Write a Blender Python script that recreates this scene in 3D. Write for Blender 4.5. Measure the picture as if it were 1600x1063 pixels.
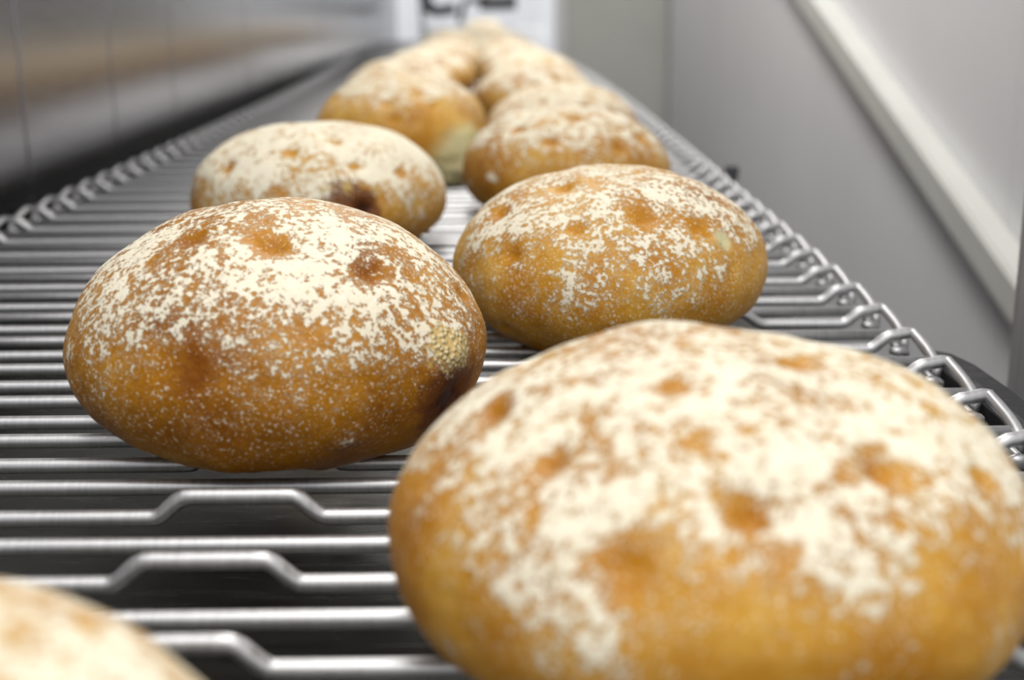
import bpy, bmesh, math, random
from mathutils import Vector, Matrix, noise

for o in list(bpy.data.objects):
    bpy.data.objects.remove(o, do_unlink=True)
SC = bpy.context.scene
COL = SC.collection
BZ = 0.90                      # height of the belt above the floor

# ------------------------------------------------------------------ camera
PITCH, YAW, ROLL, CAMH = 0.25375, 0.00472, -0.00708, 0.1613
fw = Vector((math.sin(YAW) * math.cos(PITCH), math.cos(YAW) * math.cos(PITCH), -math.sin(PITCH)))
r0 = Vector((math.cos(YAW), -math.sin(YAW), 0))
u0 = r0.cross(fw)
rt = r0 * math.cos(ROLL) + u0 * math.sin(ROLL)
up = -r0 * math.sin(ROLL) + u0 * math.cos(ROLL)
cam = bpy.data.cameras.new('camera')
co = bpy.data.objects.new('camera', cam)
COL.objects.link(co)
M4 = Matrix((rt, up, -fw)).transposed().to_4x4()
M4.translation = Vector((0, 0, BZ + CAMH))
co.matrix_world = M4
cam.sensor_width = 36
cam.lens = 2080 / 1600 * 36
cam.clip_start = 0.01
cam.dof.use_dof = True
cam.dof.focus_distance = 0.50
cam.dof.aperture_fstop = 7.8
SC.camera = co

# ------------------------------------------------------------------ world, lamps, exposure
SC.view_settings.view_transform = 'Standard'
SC.view_settings.look = 'None'
SC.view_settings.gamma = 1
SC.view_settings.use_curve_mapping = False
SC.view_settings.exposure = 0.0
W = bpy.data.worlds.new('hall_light')
SC.world = W
W.use_nodes = True
W.node_tree.nodes['Background'].inputs[0].default_value = (0.95, 0.97, 1.0, 1)
W.node_tree.nodes['Background'].inputs[1].default_value = 1.5

def area(name, loc, sx, sy, power, col=(1, 0.98, 0.95), rot=(0, 0, 0)):
    l = bpy.data.lights.new(name, 'AREA')
    l.shape = 'RECTANGLE'
    l.size, l.size_y = sx, sy
    l.energy = power
    l.color = col
    o = bpy.data.objects.new(name, l)
    COL.objects.link(o)
    o.location = loc
    o.rotation_euler = rot
    return o
area('ceiling_tube_light', (-0.06, -0.10, BZ + 1.25), 0.26, 1.4, 14)
area('ceiling_tube_light', (-0.06, 2.0, BZ + 1.25), 0.26, 1.5, 19.5)
area('ceiling_tube_light', (-0.06, 4.4, BZ + 1.25), 0.26, 1.4, 17)

# ------------------------------------------------------------------ materials
def new_mat(name):
    m = bpy.data.materials.new(name)
    m.use_nodes = True
    n = m.node_tree.nodes
    return m, n, m.node_tree.links, n['Principled BSDF']

def simple(name, col, rough=0.5, metal=0.0, spec=0.5, nscale=0, namt=0.0, bump=0.0, stretch=(1, 1, 1), aniso=0):
    m, n, l, b = new_mat(name)
    b.inputs['Base Color'].default_value = (*col, 1)
    b.inputs['Roughness'].default_value = rough
    b.inputs['Metallic'].default_value = metal
    b.inputs['Specular IOR Level'].default_value = spec
    b.inputs['Anisotropic'].default_value = aniso
    if nscale:
        tc = n.new('ShaderNodeTexCoord')
        mp = n.new('ShaderNodeMapping')
        mp.inputs['Scale'].default_value = stretch
        nz = n.new('ShaderNodeTexNoise')
        nz.inputs['Scale'].default_value = nscale
        nz.inputs['Detail'].default_value = 4
        l.new(tc.outputs['Object'], mp.inputs[0])
        l.new(mp.outputs[0], nz.inputs['Vector'])
        mr = n.new('ShaderNodeMapRange')
        mr.inputs['From Min'].default_value = 0.3
        mr.inputs['From Max'].default_value = 0.7
        mr.inputs['To Min'].default_value = 1 - namt
        mr.inputs['To Max'].default_value = 1 + namt
        l.new(nz.outputs['Fac'], mr.inputs['Value'])
        hs = n.new('ShaderNodeHueSaturation')
        hs.inputs['Color'].default_value = (*col, 1)
        l.new(mr.outputs[0], hs.inputs['Value'])
        l.new(hs.outputs[0], b.inputs['Base Color'])
        m2 = n.new('ShaderNodeMath')
        m2.operation = 'MULTIPLY'
        m2.inputs[1].default_value = rough
        l.new(mr.outputs[0], m2.inputs[0])
        l.new(m2.outputs[0], b.inputs['Roughness'])
        if bump:
            bp = n.new('ShaderNodeBump')
            bp.inputs['Strength'].default_value = 1
            bp.inputs['Distance'].default_value = bump
            l.new(nz.outputs['Fac'], bp.inputs['Height'])
            l.new(bp.outputs[0], b.inputs['Normal'])
    return m

M_rod = simple('satin_steel_wire', (0.54, 0.54, 0.545), 0.45, 0.86, nscale=600, namt=0.10, stretch=(1, 0.12, 0.12), bump=0.00006)
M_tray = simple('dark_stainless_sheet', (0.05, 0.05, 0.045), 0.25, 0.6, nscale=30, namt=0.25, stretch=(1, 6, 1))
M_plastic = simple('black_plastic', (0.020, 0.020, 0.023), 0.6, 0, 0.25, nscale=120, namt=0.2)
M_drum = simple('brushed_stainless_panel', (0.27, 0.265, 0.275), 0.22, 1.0, nscale=60, namt=0.08, stretch=(1, 0.3, 4))
M_dark = simple('dark_recess', (0.05, 0.05, 0.05), 0.7)
M_wall = simple('pale_grey_panel', (0.82, 0.82, 0.83), 0.5, 0, nscale=3, namt=0.03)
M_wall2 = simple('greenish_grey_panel', (0.62, 0.625, 0.58), 0.5, 0, nscale=3, namt=0.05)
M_rail = simple('ivory_painted_steel', (0.68, 0.685, 0.64), 0.4, 0, nscale=8, namt=0.03)
M_post = simple('brushed_steel_post', (0.42, 0.42, 0.43), 0.5, 0.3, nscale=90, namt=0.2, stretch=(4, 4, 0.1))
M_white = simple('white_painted_steel', (0.85, 0.85, 0.86), 0.4, 0, nscale=8, namt=0.02)
M_ceil = simple('ceiling_panel', (0.55, 0.55, 0.56), 0.6, 0, nscale=3, namt=0.02)
M_floor = simple('grey_floor_paint', (0.28, 0.28, 0.28), 0.5, 0, nscale=5, namt=0.1)
M_frame = simple('dark_grey_steel', (0.07, 0.07, 0.075), 0.4, 0.6, nscale=20, namt=0.1)

def bread_material():
    m, n, l, b = new_mat('floured_crust')
    tc = n.new('ShaderNodeTexCoord')
    oi = n.new('ShaderNodeObjectInfo')
    sc = n.new('ShaderNodeVectorMath'); sc.operation = 'SCALE'
    cb = n.new('ShaderNodeCombineXYZ')
    for i in range(3):
        l.new(oi.outputs['Random'], cb.inputs[i])
    sc.inputs['Scale'].default_value = 3.0
    l.new(cb.outputs[0], sc.inputs[0])
    ad = n.new('ShaderNodeVectorMath'); ad.operation = 'ADD'
    l.new(tc.outputs['Object'], ad.inputs[0]); l.new(sc.outputs[0], ad.inputs[1])
    V = ad.outputs[0]
    def nz(scale, detail=3, rough=0.55, dist=0.0, vec=None):
        t = n.new('ShaderNodeTexNoise')
        t.inputs['Scale'].default_value = scale
        t.inputs['Detail'].default_value = detail
        t.inputs['Roughness'].default_value = rough
        t.inputs['Distortion'].default_value = dist
        l.new(vec or V, t.inputs['Vector'])
        return t.outputs['Fac']
    def at(name):
        a = n.new('ShaderNodeAttribute'); a.attribute_name = name
        return a.outputs['Fac']
    def ma(op, a, c, clamp=False):
        t = n.new('ShaderNodeMath'); t.operation = op; t.use_clamp = clamp
        for i, v in enumerate((a, c)):
            if isinstance(v, (int, float)): t.inputs[i].default_value = v
            else: l.new(v, t.inputs[i])
        return t.outputs[0]
    def mr(v, a, c, lo=0.0, hi=1.0, smooth=True):
        t = n.new('ShaderNodeMapRange')
        t.interpolation_type = 'SMOOTHSTEP' if smooth else 'LINEAR'
        t.inputs['From Min'].default_value = a; t.inputs['From Max'].default_value = c
        t.inputs['To Min'].default_value = lo; t.inputs['To Max'].default_value = hi
        l.new(v, t.inputs['Value'])
        return t.outputs[0]
    def mix(f, a, c):
        t = n.new('ShaderNodeMix'); t.data_type = 'RGBA'
        if isinstance(f, (int, float)): t.inputs[0].default_value = f
        else: l.new(f, t.inputs[0])
        for i, v in ((6, a), (7, c)):
            if isinstance(v, tuple): t.inputs[i].default_value = (*v, 1)
            else: l.new(v, t.inputs[i])
        return t.outputs[2]
    # crust: golden to amber to brown
    toast = ma('ADD', at('toast'), ma('MULTIPLY', ma('SUBTRACT', nz(38, 3), 0.5), 1.1))
    toast = ma('ADD', toast, ma('MULTIPLY', ma('SUBTRACT', nz(420, 3), 0.5), 0.35), True)
    crust = mix(mr(toast, 0.0, 0.5, smooth=False), (0.74, 0.43, 0.070), (0.50, 0.215, 0.014))
    crust = mix(mr(toast, 0.5, 1.0, smooth=False), crust, (0.23, 0.070, 0.005))
    crust = mix(mr(at('pale'), 0.15, 0.75), crust, mix(nz(60, 2), (0.62, 0.50, 0.16), (0.66, 0.64, 0.44)))
    bn = ma('ADD', at('burn'), ma('MULTIPLY', ma('SUBTRACT', nz(190, 4, 0.65), 0.5), 0.9))
    crust = mix(mr(bn, 0.15, 0.50), crust, (0.19, 0.062, 0.012))
    crust = mix(mr(bn, 0.55, 1.0), crust, (0.045, 0.012, 0.004))
    # flour: fine grains on clumps on drifts
    v = ma('ADD', ma('MULTIPLY', nz(470, 4, 0.68, 0.0), 0.64), ma('MULTIPLY', nz(150, 3, 0.6, 0.1), 0.40))
    v = ma('ADD', v, ma('MULTIPLY', ma('SUBTRACT', nz(42, 2), 0.5), 0.26))
    v = ma('ADD', v, ma('MULTIPLY', ma('SUBTRACT', at('flour'), 0.5), 0.38))
    thick = mr(v, 0.528, 0.585)
    # a thin bloom of flour between the clumps
    dust = ma('MULTIPLY', mr(v, 0.42, 0.54), 0.10)
    speck = mr(nz(900, 2, 0.5), 0.60, 0.68, 0.0, 0.7)
    speck = ma('MULTIPLY', speck, mr(at('flour'), -0.1, 0.25))
    cover = ma('MAXIMUM', ma('MAXIMUM', thick, dust), speck)
    cover = ma('MULTIPLY', cover, 0.95)
    fl = mix(nz(200, 2), (0.87, 0.79, 0.58), (0.94, 0.90, 0.76))
    vo = n.new('ShaderNodeTexVoronoi'); vo.inputs['Scale'].default_value = 520
    l.new(V, vo.inputs['Vector'])
    pebble = mr(vo.outputs['Distance'], 0.05, 0.75, 1.0, 0.0)
    cm = mr(ma('ADD', at('crumb'), ma('MULTIPLY', ma('SUBTRACT', nz(260, 3), 0.5), 0.9)), 0.42, 0.58)
    col = mix(cover, crust, fl)
    col = mix(ma('MULTIPLY', cm, 0.9), col, mix(pebble, (0.62, 0.42, 0.13), (0.92, 0.83, 0.52)))
    l.new(col, b.inputs['Base Color'])
    l.new(mr(cover, 0, 0.6, 0.42, 0.95), b.inputs['Roughness'])
    b.inputs['Specular IOR Level'].default_value = 0.16
    h = ma('ADD', ma('MULTIPLY', thick, 0.0003), ma('MULTIPLY', nz(700, 3, 0.6), 0.00045))
    h = ma('ADD', h, ma('MULTIPLY', nz(150, 4), 0.0008))
    h = ma('ADD', h, ma('MULTIPLY', ma('MULTIPLY', cm, pebble), 0.0014))
    bp = n.new('ShaderNodeBump')
    bp.inputs['Strength'].default_value = 0.9
    bp.inputs['Distance'].default_value = 1.0
    l.new(h, bp.inputs['Height'])
    l.new(bp.outputs[0], b.inputs['Normal'])
    return m
M_bread = bread_material()

# ------------------------------------------------------------------ helpers
def tag(o, label=None, cat=None, group=None, kind=None):
    if label: o['label'] = label
    if cat: o['category'] = cat
    if group: o['group'] = group
    if kind: o['kind'] = kind
    return o

def empty(name, loc):
    o = bpy.data.objects.new(name, None)
    o.empty_display_size = 0.02
    o.location = loc
    COL.objects.link(o)
    return o

def link_mesh(name, me, m=None, parent=None, loc=(0, 0, 0)):
    if m and not me.materials:
        me.materials.append(m)
    o = bpy.data.objects.new(name, me)
    COL.objects.link(o)
    o.location = loc
    if parent: o.parent = parent
    return o

def mesh_from_bm(name, bm, smooth=False):
    bmesh.ops.recalc_face_normals(bm, faces=bm.faces)
    me = bpy.data.meshes.new(name)
    bm.to_mesh(me); bm.free()
    if smooth:
        for p in me.polygons: p.use_smooth = True
    return me

def box_mesh(name, x0, x1, y0, y1, z0, z1, bevel=0.0, seg=2):
    bm = bmesh.new()
    bmesh.ops.create_cube(bm, size=1)
    for v in bm.verts:
        v.co = Vector((x0 if v.co.x < 0 else x1, y0 if v.co.y < 0 else y1, z0 if v.co.z < 0 else z1))
    if bevel:
        bmesh.ops.bevel(bm, geom=list(bm.edges), offset=bevel, segments=seg, affect='EDGES', profile=0.6)
    return mesh_from_bm(name, bm)

def tube_mesh(name, pts, rad, sides=10, radii=None):
    """sweep a circle along pts with parallel-transported frames"""
    bm = bmesh.new()
    P = [Vector(p) for p in pts]
    rings = []
    prev = None
    for i, p in enumerate(P):
        t = (P[min(i + 1, len(P) - 1)] - P[max(i - 1, 0)]).normalized()
        if prev is None:
            a = Vector((0, 0, 1)) if abs(t.z) < 0.8 else Vector((1, 0, 0))
            nrm = (a - t * a.dot(t)).normalized()
        else:
            nrm = (prev - t * prev.dot(t)).normalized()
        prev = nrm
        bi = t.cross(nrm)
        r = radii[i] if radii else rad
        rings.append([bm.verts.new(p + nrm * (r * math.cos(2 * math.pi * k / sides)) + bi * (r * math.sin(2 * math.pi * k / sides))) for k in range(sides)])
    for a, c in zip(rings, rings[1:]):
        for k in range(sides):
            bm.faces.new((a[k], a[(k + 1) % sides], c[(k + 1) % sides], c[k]))
    bm.faces.new(rings[0]); bm.faces.new(list(reversed(rings[-1])))
    return mesh_from_bm(name, bm, True)

def sstep(a, b, x):
    t = min(1, max(0, (x - a) / (b - a)))
    return t * t * (3 - 2 * t)

def bend(y):                       # the far end of the line swings gently to the left
    return -max(0.0, y - 1.6) ** 2 / 70.0

# ------------------------------------------------------------------ the room
XL, XR = -0.41, 0.50
Y0, Y1 = -1.0, 4.11
CEIL = BZ + 1.6
wl = tag(link_mesh('wall_left', box_mesh('wall_left', XL - 0.08, XL - 0.018, Y0, 5.3, 0, CEIL), M_dark), 'brushed stainless panel wall along the left of the belt', kind='structure')
seams = [-1.0, -0.55, 0.0, 0.57, 0.87, 1.152, 1.42, 1.682, 2.17, 3.1, 4.1, 5.3]
for a, c in zip(seams, seams[1:]):
    link_mesh('stainless_panel', box_mesh('stainless_panel', XL - 0.018, XL, a + 0.0022, c - 0.0022, 0.02, CEIL - 0.02, 0.0012), M_drum, wl)
wr = tag(link_mesh('wall_right', box_mesh('wall_right', XR + 0.02, XR + 0.1, Y0, Y1, 0, CEIL), M_wall), 'pale grey insulated panel wall right of the belt', kind='structure')
for a, c in ((-1.0, 0.1), (0.1, 1.31), (1.31, Y1)):
    link_mesh('wall_panel', box_mesh('wall_panel', XR, XR + 0.02, a + 0.0008, c - 0.0008, 0.0, CEIL, 0.001), M_wall, wr)
wf = tag(link_mesh('wall_far', box_mesh('wall_far', 0.185, XR + 0.1, Y1 + 0.004, Y1 + 0.1, 0, CEIL), M_wall2), 'greenish grey partition at the far end right of the belt', kind='structure')
t1 = tag(link_mesh('trim_1', box_mesh('trim_1', 0.158, 0.185, Y1 - 0.015, Y1 + 0.1, 0, CEIL, 0.003), M_white), 'white upright trim at the edge of the far partition', kind='structure')
t2 = tag(link_mesh('trim_2', box_mesh('trim_2', XR - 0.005, XR, Y1 - 0.02, Y1 + 0.004, 0, CEIL, 0.002), M_post), 'thin dark grey corner strip where the far partition meets the right wall', kind='structure')
we = tag(link_mesh('wall_end', box_mesh('wall_end', -1.2, 1.2, 6.0, 6.1, 0, CEIL), M_white), 'white wall closing the room far behind the belt', kind='structure')
tag(link_mesh('floor', box_mesh('floor', -1.2, 1.2, Y0, 6.1, -0.05, 0), M_floor), 'grey painted floor below the conveyor', kind='structure')
tag(link_mesh('ceiling', box_mesh('ceiling', -1.2, 1.2, Y0, 6.1, CEIL, CEIL + 0.05), M_ceil), 'pale ceiling above the conveyor', kind='structure')

t3 = tag(link_mesh('shade_ledge', box_mesh('shade_ledge', XL + 0.0005, -0.195, 0.56, 5.2, BZ + 0.60, BZ + 0.62, 0.003), M_frame), 'unseen dark ledge added to shade the left side of the belt', kind='structure')  # added out of view to keep lamp light off the left of the belt

# sloping rail on the right wall
def rail():
    sl = (0.15057 + 0.07356) / (2.06155 - 1.27515)
    bm = bmesh.new()
    vs = []
    for y in (0.72, 3.6):
        zt = BZ + 0.15057 + (y - 2.06155) * sl
        for (x, dz) in ((XR, 0), (XR - 0.032, -0.0006), (XR - 0.032, -0.043), (XR, -0.043)):
            vs.append(bm.verts.new((x, y, zt + dz)))
    for k in range(4):
        bm.faces.new((vs[k], vs[(k + 1) % 4], vs[4 + (k + 1) % 4], vs[4 + k]))
    bm.faces.new(vs[:4]); bm.faces.new(vs[4:][::-1])
    bmesh.ops.recalc_face_normals(bm, faces=bm.faces)
    bmesh.ops.bevel(bm, geom=list(bm.edges), offset=0.0035, segments=3, affect='EDGES')
    return mesh_from_bm('sloping_rail', bm)
tag(link_mesh('sloping_rail', rail(), M_rail), 'ivory box section rail sloping across the right wall', 'rail')

# upright post at the right of the frame
pb = tag(empty('steel_post', (0.259, 0.66, 0)), 'brushed grey steel upright post at the right edge beside the belt', 'post')
link_mesh('shaft', box_mesh('shaft', 0, 0.05, -0.05, 0.0, 0.006, CEIL - 0.001, 0.0015), M_post, pb)
link_mesh('foot_plate', box_mesh('foot_plate', -0.03, 0.08, -0.08, 0.03, 0.0, 0.006, 0.001), M_post, pb)

# ------------------------------------------------------------------ the belt
P = 0.05
PH = 0.3763
RR = 0.0028
XA, XB = -0.3606, 0.1896
XC = (XA + XB) / 2
HALF = (XB - XA) / 2
belt = tag(empty('conveyor_belt', (0, 0, BZ)), 'steel wire grid conveyor belt carrying two rows of loaves', 'conveyor belt')

def bumpz(x):
    z = 0.0
    for c, flat, full, hgt in ((0, 0.0165, 0.0275, 0.0072), (0.19, 0.013, 0.025, 0.006), (0.19, 0.013, 0.025, 0.006)):
        d = abs(x - c)
        z = max(z, hgt * (1 - sstep(flat, full, d)))
    e = sstep(HALF - 0.021, HALF - 0.010, abs(x)) * 0.0066 + sstep(HALF - 0.010, HALF + 0.003, abs(x)) * 0.0014
    return max(z, e)
xs = []
x = -HALF - 0.002
def xrange_dense():
    out = []
    marks = [(-HALF - 0.002, -HALF + 0.024, 12), (-0.217, -0.163, 20), (-0.029, 0.029, 24), (0.163, 0.217, 20), (HALF - 0.024, HALF + 0.002, 12)]
    for a, c, k in marks:
        out += [a + (c - a) * i / k for i in range(k + 1)]
    return out
raised_pts = [(x, -0.0 + 0.002 * sstep(HALF - 0.012, HALF, abs(x)), bumpz(x)) for x in xrange_dense()]
me_raised = tube_mesh('raised_rod', raised_pts, RR, 12, [RR * (1 - 0.45 * sstep(HALF - 0.002, HALF + 0.002, abs(p[0]))) for p in raised_pts])
me_straight = tube_mesh('straight_rod', [(-HALF, 0, 0), (-HALF * 0.5, 0, 0), (0, 0, 0), (HALF * 0.5, 0, 0), (HALF, 0, 0)], RR, 12)
def edge_pts(s):
    return [(s * (HALF + a), y, z) for a, y, z in ((-0.0005, 0.0250, 0.0088), (0.0002, 0.0230, 0.0074), (0.0014, 0.0165, 0.0054), (0.0026, 0.0085, 0.0030), (0.0032, 0.0035, 0.0010), (0.0034, 0.0000, -0.0006), (0.0034, -0.0030, -0.0030), (0.0030, -0.0040, -0.0065))]
me_edge = {s: tube_mesh('edge_link', edge_pts(s), 0.0025, 10, [0.0014, 0.0024, 0.0026, 0.0026, 0.0027, 0.0027, 0.0025, 0.0022]) for s in (-1, 1)}
# welded eye below the raised end: drops and hooks back to the next rod
def eye_pts(s):
    return [(s * (HALF + a), y, z) for a, y, z in ((-0.011, 0.0215, -0.0006), (-0.0075, 0.0215, -0.0004), (-0.0035, 0.0225, -0.0022), (-0.0020, 0.027, -0.0040), (-0.0016, 0.035, -0.0046), (-0.0016, 0.045, -0.0044), (-0.0016, 0.0505, -0.0036))]
me_eye = {s: tube_mesh('weld_eye', eye_pts(s), 0.0022, 8, [0.0012, 0.0026, 0.0026, 0.0021, 0.0019, 0.0019, 0.0017]) for s in (-1, 1)}
for me in (me_raised, me_straight, *me_edge.values(), *me_eye.values()):
    me.materials.append(M_rod)
rng = random.Random(4)
k = -7
while True:
    y = PH + k * P
    if y > 4.95: break
    if y > 0.03:
        bx = XC + bend(y)
        link_mesh('straight_rod', me_straight, None, belt, (bx, y, 0))
        link_mesh('raised_rod', me_raised, None, belt, (bx, y + 0.0225, 0))
        for s in (-1, 1):
            link_mesh('edge_link', me_edge[s], None, belt, (bx, y, 0))
            link_mesh('weld_eye', me_eye[s], None, belt, (bx, y, 0))
    k += 1

# tray and bearers below the belt, which the belt slides on
def strip_mesh(name, x0, x1, z0, z1, ya, yb, n=24):
    bm = bmesh.new()
    rows = []
    for i in range(n + 1):
        y = ya + (yb - ya) * i / n
        b = bend(y)
        rows.append([bm.verts.new((x + b, y, z)) for x, z in ((x0, z0), (x1, z0), (x1, z1), (x0, z1))])
    for a, c in zip(rows, rows[1:]):
        for q in range(4):
            bm.faces.new((a[q], a[(q + 1) % 4], c[(q + 1) % 4], c[q]))
    bm.faces.new(rows[0]); bm.faces.new(rows[-1][::-1])
    return mesh_from_bm(name, bm)
fr = tag(empty('belt_support_frame', (0, 0, BZ)), 'dark stainless frame with drip sheet under the wire belt', 'frame')
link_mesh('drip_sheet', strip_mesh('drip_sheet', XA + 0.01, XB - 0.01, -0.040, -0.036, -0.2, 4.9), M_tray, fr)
for x in (XC - 0.19, XC + 0.10):
    link_mesh('wear_strip', strip_mesh('wear_strip', x - 0.006, x + 0.006, -0.036, -RR - 0.0002, -0.2, 4.9), M_plastic, fr)
for x in (XA + 0.03, XB - 0.03):
    link_mesh('side_rail', strip_mesh('side_rail', x - 0.006, x + 0.006, -0.09, -0.040, -0.2, 4.9), M_frame, fr)
for y in (0.1, 1.6, 3.2, 4.8):
    for x in (XA + 0.03, XB - 0.03):
        link_mesh('leg', box_mesh('leg', x - 0.018 + bend(y), x + 0.018 + bend(y), y - 0.018, y + 0.018, -BZ, -0.09, 0.002), M_frame, fr)

# black guide bar with a tapered tip beside the near right edge
def guide_mesh():
    bm = bmesh.new()
    rows = []
    #        y      x0      x1      z0      z1
    prof = ((0.605, 0.1985, 0.2015, -0.010, -0.0045), (0.601, 0.1965, 0.2040, -0.016, -0.0015), (0.590, 0.1962, 0.2085, -0.022, 0.0000),
            (0.570, 0.1962, 0.2125, -0.026, 0.0004), (0.540, 0.1962, 0.2135, -0.028, 0.0006), (0.300, 0.1962, 0.2135, -0.028, 0.0006), (-0.20, 0.1962, 0.2135, -0.028, 0.0006))
    for y, x0, x1, z0, z1 in prof:
        c = min(0.004, (x1 - x0) * 0.3)
        rows.append([bm.verts.new((a, y, z)) for a, z in ((x0, z0), (x1, z0), (x1, z1 - c), (x1 - c * 0.4, z1 - c * 0.4), (x1 - c, z1), (x0 + c, z1), (x0 + c * 0.4, z1 - c * 0.4), (x0, z1 - c))])
    for a, c in zip(rows, rows[1:]):
        for q in range(8):
            bm.faces.new((a[q], a[(q + 1) % 8], c[(q + 1) % 8], c[q]))
    bm.faces.new(rows[0]); bm.faces.new(rows[-1][::-1])
    return mesh_from_bm('guide_bar', bm)
gb = tag(empty('edge_guide', (0, 0, BZ)), 'black plastic guide bar with tapered tip hugging the right belt edge', 'guide bar')
link_mesh('guide_bar', guide_mesh(), M_plastic, gb)
for y in (0.10, 0.50):
    link_mesh('bracket', box_mesh('bracket', 0.205, 0.2145, y - 0.012, y + 0.012, -BZ, -0.026, 0.001), M_post, gb)

# small dark bracket further along the right edge
cl = tag(empty('edge_clamp', (0.199, 1.19, BZ)), 'small dark square clamp at the right belt edge beyond the middle', 'clamp')
link_mesh('clamp_head', box_mesh('clamp_head', -0.002, 0.010, -0.005, 0.005, 0.002, 0.012, 0.0012), M_frame, cl)
link_mesh('clamp_stem', box_mesh('clamp_stem', 0.003, 0.009, -0.003, 0.003, -0.088, 0.002, 0.0005), M_frame, cl)
link_mesh('clamp_arm', box_mesh('clamp_arm', -0.034, 0.009, -0.006, 0.006, -0.094, -0.088, 0.0005), M_frame, cl)

# blurred machinery where the line ends
mc = tag(empty('discharge_unit', (0, 5.2, 0)), 'dark machine parts on a white stand at the far end of the belt', 'machine')
link_mesh('stand', box_mesh('stand', -0.30, 0.14, 0.02, 0.40, 0, BZ + 0.04, 0.006), M_white, mc)
link_mesh('hood', box_mesh('hood', -0.34, 0.20, 0.05, 0.45, BZ + 0.21, BZ + 0.5, 0.01), M_white, mc)
for x in (-0.31, 0.155):
    link_mesh('upright', box_mesh('upright', x - 0.012, x + 0.012, 0.05, 0.09, BZ + 0.0, BZ + 0.21, 0.002), M_white, mc)
link_mesh('roller', tube_mesh('roller', [(-0.09, 0.02, BZ + 0.135), (-0.06, 0.02, BZ + 0.135), (0.02, 0.02, BZ + 0.135), (0.05, 0.02, BZ + 0.135)], 0.030, 16), M_frame, mc)
link_mesh('hose', tube_mesh('hose', [(-0.29 + 0.008 * math.sin(i), 0.0, BZ + 0.21 - 0.01 * i) if i < 8 else (-0.29 + 0.011 * (i - 7), 0.0, BZ + 0.13 - 0.006 * math.sin((i - 7) * 0.4) - 0.02) for i in range(18)], 0.021, 10), M_frame, mc)
link_mesh('lever', tube_mesh('lever', [(-0.165, 0.0, BZ + 0.06), (-0.158, 0.0, BZ + 0.10), (-0.145, 0.0, BZ + 0.135), (-0.12, 0.0, BZ + 0.15), (-0.09, 0.02, BZ + 0.137)], 0.012, 8), M_frame, mc)

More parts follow.
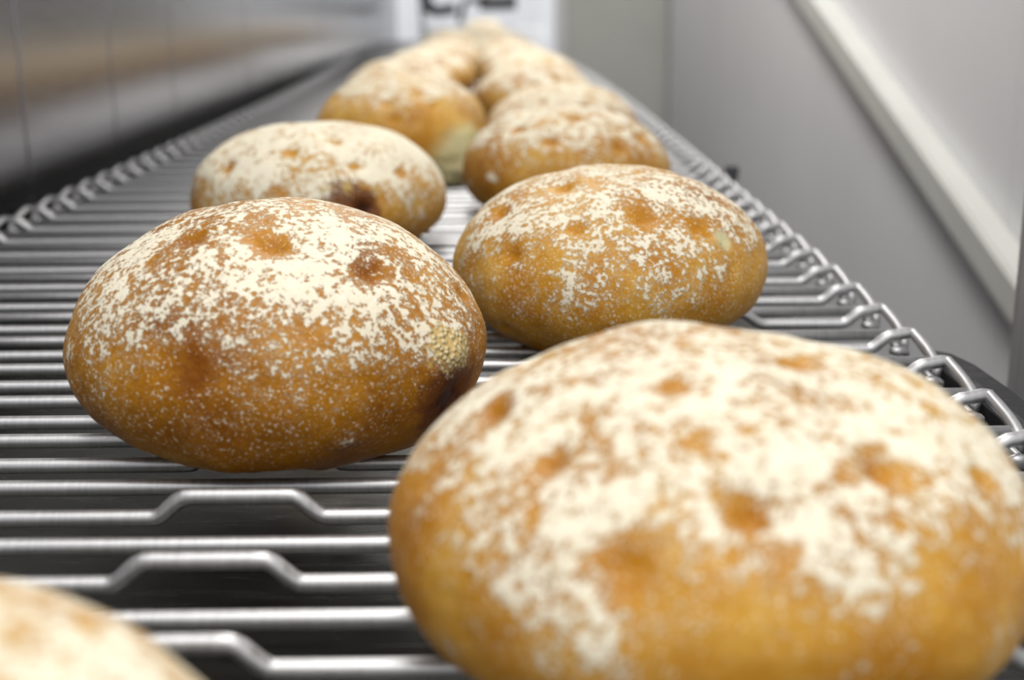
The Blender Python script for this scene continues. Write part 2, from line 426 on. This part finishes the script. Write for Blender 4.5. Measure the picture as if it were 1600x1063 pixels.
# ------------------------------------------------------------------ the loaves
def loaf(label, X, Y, R, h, ra=1.0, rot=0.0, seed=0, dimples=(), burns=(), pales=(), lumps=(), bare=(), drifts=(), crumbs=(), flour=0.6, toast=0.4, res=(90, 130), lo=0.25, hi=0.75, extra=6):
    nt, na = res
    rg = random.Random(seed * 17 + 3)
    hb = 0.40 * h
    off = Vector((seed * 1.37, seed * 0.71, seed * 2.13))
    ca, sa = math.cos(rot), math.sin(rot)
    dl = [(Vector(d[:3]), d[3] if len(d) > 3 else 0.0045, d[4] if len(d) > 4 else 0.0026) for d in dimples]
    for i in range(extra):          # docking holes on the sides turned away
        a = rg.uniform(0.1, math.pi - 0.1)
        e = rg.uniform(0.35, 1.2)
        dl.append((Vector((R * math.cos(e) * math.cos(a), R * ra * math.cos(e) * math.sin(a), hb + (h - hb) * math.sin(e))), 0.0045, 0.0022))
    verts, F, T, B, PL, CR = [], [], [], [], [], []
    def point(th, az):
        s, c = math.sin(th), max(0.0, math.cos(th))
        if s > 0:
            z = hb + (h - hb) * s; c = c ** 0.95
        else:
            z = hb + hb * 1.18 * s; c = c ** 0.8
        x = R * c * math.cos(az); y = R * ra * c * math.sin(az)
        p = Vector((x * ca - y * sa, x * sa + y * ca, z))
        nrm = Vector((p.x / (R * R), p.y / (R * R * ra * ra), (z - hb) / ((0.55 * h) ** 2)))
        nrm.normalize()
        q = p * 14 + off
        d = 0.0028 * noise.noise(q) + 0.0016 * noise.noise(p * 32 + off) + 0.0006 * noise.noise(p * 80 + off)
        fl = min(1, max(0, (z / h - lo) / (hi - lo))) * flour
        to = toast + 0.25 * noise.noise(p * 18 + off * 2)
        bu = pa = cr = 0.0
        for c0, rad, dep in dl:
            w = math.exp(-((p - c0).length / rad) ** 2)
            d -= dep * w
            d -= dep * 0.35 * math.exp(-((p - c0).length / (rad * 2.6)) ** 2)
            fl -= 0.65 * math.exp(-((p - c0).length / (rad * 1.0)) ** 2)
            to += 0.12 * math.exp(-((p - c0).length / (rad * 1.2)) ** 2)
        for (bx, by, bz, rad, amt) in burns:
            w = math.exp(-((p - Vector((bx, by, bz))).length / rad) ** 2)
            bu += amt * w; fl -= 0.7 * w * amt
        for (bx, by, bz, rad, amt) in pales:
            w = math.exp(-((p - Vector((bx, by, bz))).length / rad) ** 2)
            pa += amt * w; fl -= 0.5 * w
        for (bx, by, bz, rad, amt) in bare:
            w = math.exp(-((p - Vector((bx, by, bz))).length / rad) ** 2)
            fl -= amt * w
        for (bx, by, bz, rad, amt) in crumbs:
            cr += amt * math.exp(-((p - Vector((bx, by, bz))).length / rad) ** 2)
        for (bx, by, bz, rad, amt) in drifts:
            w = math.exp(-((p - Vector((bx, by, bz))).length / rad) ** 2)
            fl += amt * w
        for (bx, by, bz, rad, amt) in lumps:
            w = math.exp(-((p - Vector((bx, by, bz))).length / rad) ** 2)
            d += amt * w
            d += amt * 0.3 * w * noise.noise(p * 220 + off)
        p = p + nrm * d
        if s < 0: p.z = max(p.z, bumpz(p.x + X - XC - bend(Y)) if abs(p.x + X - XC - bend(Y)) < HALF - 0.03 else 0.0)
        F.append(min(1.15, max(-0.3, fl))); T.append(min(1, max(0, to))); B.append(bu); PL.append(pa); CR.append(cr)
        return p
    for i in range(nt + 1):
        th = -math.pi / 2 + math.pi * i / nt
        if i in (0, nt):
            verts.append(point(th, 0)); continue
        for j in range(na):
            verts.append(point(th, 2 * math.pi * j / na))
    faces = []
    def idx(i, j): return 1 + (i - 1) * na + j % na
    for j in range(na):
        faces.append((0, idx(1, j + 1), idx(1, j)))
        faces.append((len(verts) - 1, idx(nt - 1, j), idx(nt - 1, j + 1)))
    for i in range(1, nt - 1):
        for j in range(na):
            faces.append((idx(i, j), idx(i, j + 1), idx(i + 1, j + 1), idx(i + 1, j)))
    me = bpy.data.meshes.new('bread_loaf')
    me.from_pydata([tuple(v) for v in verts], [], faces)
    for nm, data in (('flour', F), ('toast', T), ('burn', B), ('pale', PL), ('crumb', CR)):
        a = me.attributes.new(nm, 'FLOAT', 'POINT')
        a.data.foreach_set('value', data)
    me.polygons.foreach_set('use_smooth', [True] * len(me.polygons))
    me.materials.append(M_bread)
    o = bpy.data.objects.new('bread_loaf', me)
    COL.objects.link(o)
    o.location = (X, Y, BZ + RR)
    tag(o, label, 'bread', 'loaves on the conveyor')
    return o

HI = (170, 250)
MD = (100, 150)
LW = (56, 84)
# nearest right
loaf('large heavily floured loaf filling the lower right corner', 0.0483, 0.3057, 0.0772, 0.0787, seed=1, res=HI, flour=0.68, toast=0.42, lo=0.05, hi=0.66,
     dimples=((-0.0393, -0.0393, 0.0649, 0.0042, 0.003), (0.0, -0.0608, 0.0612, 0.0042, 0.0058), (0.0303, -0.0466, 0.0649, 0.0040, 0.0060), (-0.0509, -0.0136, 0.0666, 0.004, 0.0025),
              (-0.0118, -0.0266, 0.0756, 0.004, 0.0012), (0.0179, -0.0116, 0.0771, 0.004, 0.002), (-0.0254, -0.0661, 0.0507, 0.007, 0.002), (0.0548, -0.0356, 0.0572, 0.004, 0.0015)),
     bare=((-0.004, -0.077, 0.034, 0.018, 0.5), (0.0416, -0.064, 0.0389, 0.02, 0.45), (-0.0647, -0.042, 0.0295, 0.022, 0.35), (-0.07, -0.0227, 0.0461, 0.012, 0.3)),
     drifts=((-0.022, -0.0715, 0.036, 0.013, 0.20), (-0.040, -0.063, 0.042, 0.012, 0.10), (0.018, -0.072, 0.046, 0.012, 0.10), (0.052, -0.056, 0.030, 0.007, 0.30), (-0.062, -0.045, 0.022, 0.004, 0.7)))
# nearest left, only its crown in view
loaf('blurred pale loaf cut off at the lower left corner', -0.105, 0.165, 0.075, 0.072, seed=2, res=MD, flour=0.64, toast=0.3, lo=0.05, hi=0.6,
     dimples=((0.03, 0.02, 0.062), (-0.01, 0.03, 0.064), (0.045, -0.02, 0.052)))
# second row
loaf('dark golden loaf with scorched knob on its right, left of centre', -0.0832, 0.4748, 0.076, 0.0874, seed=3, res=HI, flour=0.62, toast=0.66, lo=0.06, hi=0.72,
     dimples=((0.0062, -0.0389, 0.0804, 0.005, 0.003), (0.0384, -0.0426, 0.07, 0.0055, 0.0022), (-0.0214, -0.033, 0.0804, 0.0045, 0.0018), (0.0682, -0.0145, 0.0563, 0.004, 0.0018), (-0.0155, -0.0728, 0.0459, 0.006, 0.0008)),
     crumbs=((0.0610, -0.0435, 0.0445, 0.0100, 0.80), (0.0670, -0.0350, 0.0410, 0.007, 0.5)),
     burns=((0.0640, -0.0395, 0.0255, 0.0150, 0.95), (-0.0155, -0.0728, 0.0450, 0.010, 0.25), (0.0321, -0.063, 0.0120, 0.006, 0.3)),
     lumps=((0.0634, -0.0412, 0.0404, 0.0085, 0.0034), (0.0321, -0.063, 0.0182, 0.006, 0.0012), (0.066, -0.036, 0.027, 0.006, -0.002)),
     drifts=((0.0634, -0.0412, 0.0420, 0.0095, 0.75), (0.0321, -0.063, 0.0182, 0.005, 0.4), (0.03, -0.05, 0.062, 0.02, 0.15)))
loaf('golden loaf with a small yellow tear, right of the dark golden one', 0.0489, 0.6254, 0.0747, 0.0796, seed=4, res=HI, flour=0.64, toast=0.40, lo=0.05, hi=0.74,
     dimples=((-0.0515, -0.0229, 0.0638), (-0.0182, -0.0559, 0.0619, 0.0035, 0.0024), (-0.0468, -0.052, 0.049, 0.004, 0.0024), (0.0112, -0.0526, 0.0656, 0.006, 0.0026), (-0.0225, -0.0225, 0.0755), (0.0359, -0.0494, 0.0599, 0.006, 0.0015), (-0.0482, -0.0482, 0.0148, 0.003, 0.001)),
     pales=((0.0473, -0.0473, 0.0535, 0.0060, 0.9),), crumbs=((0.0435, -0.0495, 0.0530, 0.0030, 0.8),),
     lumps=((0.044, -0.050, 0.0525, 0.003, 0.0012), (0.0473, -0.0473, 0.0535, 0.004, -0.0014)),
     drifts=((-0.02, -0.066, 0.030, 0.010, 0.25), (0.02, -0.066, 0.034, 0.016, 0.2)))
# third row
loaf('pale floured loaf with a dark burst hole in its front', -0.1183, 0.8491, 0.0807, 0.0823, seed=5, res=MD, flour=0.76, toast=0.36, lo=0.14, hi=0.70,
     dimples=((-0.0086, -0.0544, 0.0696), (0.017, -0.0382, 0.0757), (0.03, -0.0588, 0.0619), (-0.0483, -0.0483, 0.0598), (0.0562, -0.0455, 0.0553)),
     burns=((0.024, -0.0735, 0.0440, 0.0180, 0.60), (0.0365, -0.0705, 0.0370, 0.007, 0.8)),
     lumps=((0.0238, -0.0732, 0.0500, 0.008, 0.0022), (0.0365, -0.0700, 0.0385, 0.006, -0.005)),
     crumbs=((0.012, -0.0740, 0.0480, 0.006, 0.7), (0.026, -0.0725, 0.0495, 0.007, 0.62), (0.042, -0.0660, 0.0480, 0.005, 0.6)),
     drifts=((0.010, -0.0745, 0.047, 0.008, 0.45), (0.03, -0.066, 0.056, 0.01, 0.3)))
loaf('golden loaf with white crescent mark, third from the front in the right row', 0.0457, 0.9941, 0.0774, 0.079, seed=6, res=MD, flour=0.67, toast=0.42, lo=0.30, hi=0.78,
     dimples=((-0.0132, -0.0619, 0.0595), (0.0338, -0.0585, 0.0553), (-0.0354, -0.0393, 0.0668), (0.0057, -0.0361, 0.0738), (0.0512, -0.0372, 0.0595)),
     drifts=((-0.0562, -0.053, 0.0345, 0.0032, 1.0), (-0.0530, -0.0565, 0.0325, 0.0028, 1.0), (-0.0715, -0.0275, 0.0258, 0.0028, 1.1)))
# fourth row
loaf('tall golden loaf with a pale torn side at lower right', -0.0925, 1.215, 0.0775, 0.093, ra=1.25, seed=7, res=MD, flour=0.64, toast=0.32, lo=0.45, hi=0.85,
     dimples=((0.0328, -0.071, 0.0676), (0.0, -0.0889, 0.0599), (-0.0064, -0.0758, 0.0723), (-0.0557, -0.031, 0.0723), (0.019, -0.0617, 0.0787)),
     pales=((0.052, -0.070, 0.016, 0.030, 1.3), (0.06, -0.055, 0.03, 0.018, 0.6)),
     lumps=((0.050, -0.066, 0.012, 0.028, 0.020),))
loaf('pale floured loaf, fourth from the front in the right row', 0.0563, 1.2978, 0.0748, 0.0763, seed=8, res=MD, flour=0.70, toast=0.38, lo=0.25, hi=0.7,
     dimples=((-0.0208, -0.0467, 0.0645), (0.0461, -0.0461, 0.0534), (0.0182, -0.056, 0.0593)))
# the blurred rest of the line: (side, pixel-free position, count from the camera)
ordinal = ['', 'first', 'second', 'third', 'fourth', 'fifth', 'sixth', 'seventh', 'eighth', 'ninth', 'tenth', 'eleventh', 'twelfth', 'thirteenth']
left = [(-0.131, 1.74), (-0.118, 2.09), (-0.108, 2.45), (-0.105, 2.85), (-0.125, 3.25)]
right = [(0.036, 1.63), (0.040, 1.98), (0.018, 2.35), (0.002, 2.72), (-0.013, 3.10), (-0.033, 3.50), (-0.048, 3.90), (-0.060, 4.30), (-0.068, 4.68)]
for i, (x, y) in enumerate(left):
    loaf('blurred loaf in the left row, %s behind the loaf with the torn side' % ordinal[i + 1], x, y, 0.0755, 0.080, seed=20 + i, res=LW, flour=0.68, toast=0.40, lo=0.3, hi=0.75, extra=4,
         dimples=((0.02, -0.05, 0.066), (-0.02, -0.052, 0.066), (0.0, -0.06, 0.058)))
for i, (x, y) in enumerate(right):
    lab = 'blurred loaf in the right row, %s from the front' % ordinal[i + 5]
    if i == 8: lab = 'farthest blurred loaf in the right row, below the dark machine parts'
    loaf(lab, x, y, 0.0755, 0.079, seed=40 + i, res=LW, flour=0.70, toast=0.40, lo=0.3, hi=0.75, extra=4,
         dimples=((0.025, -0.05, 0.064), (-0.02, -0.052, 0.064), (0.0, -0.06, 0.056)))
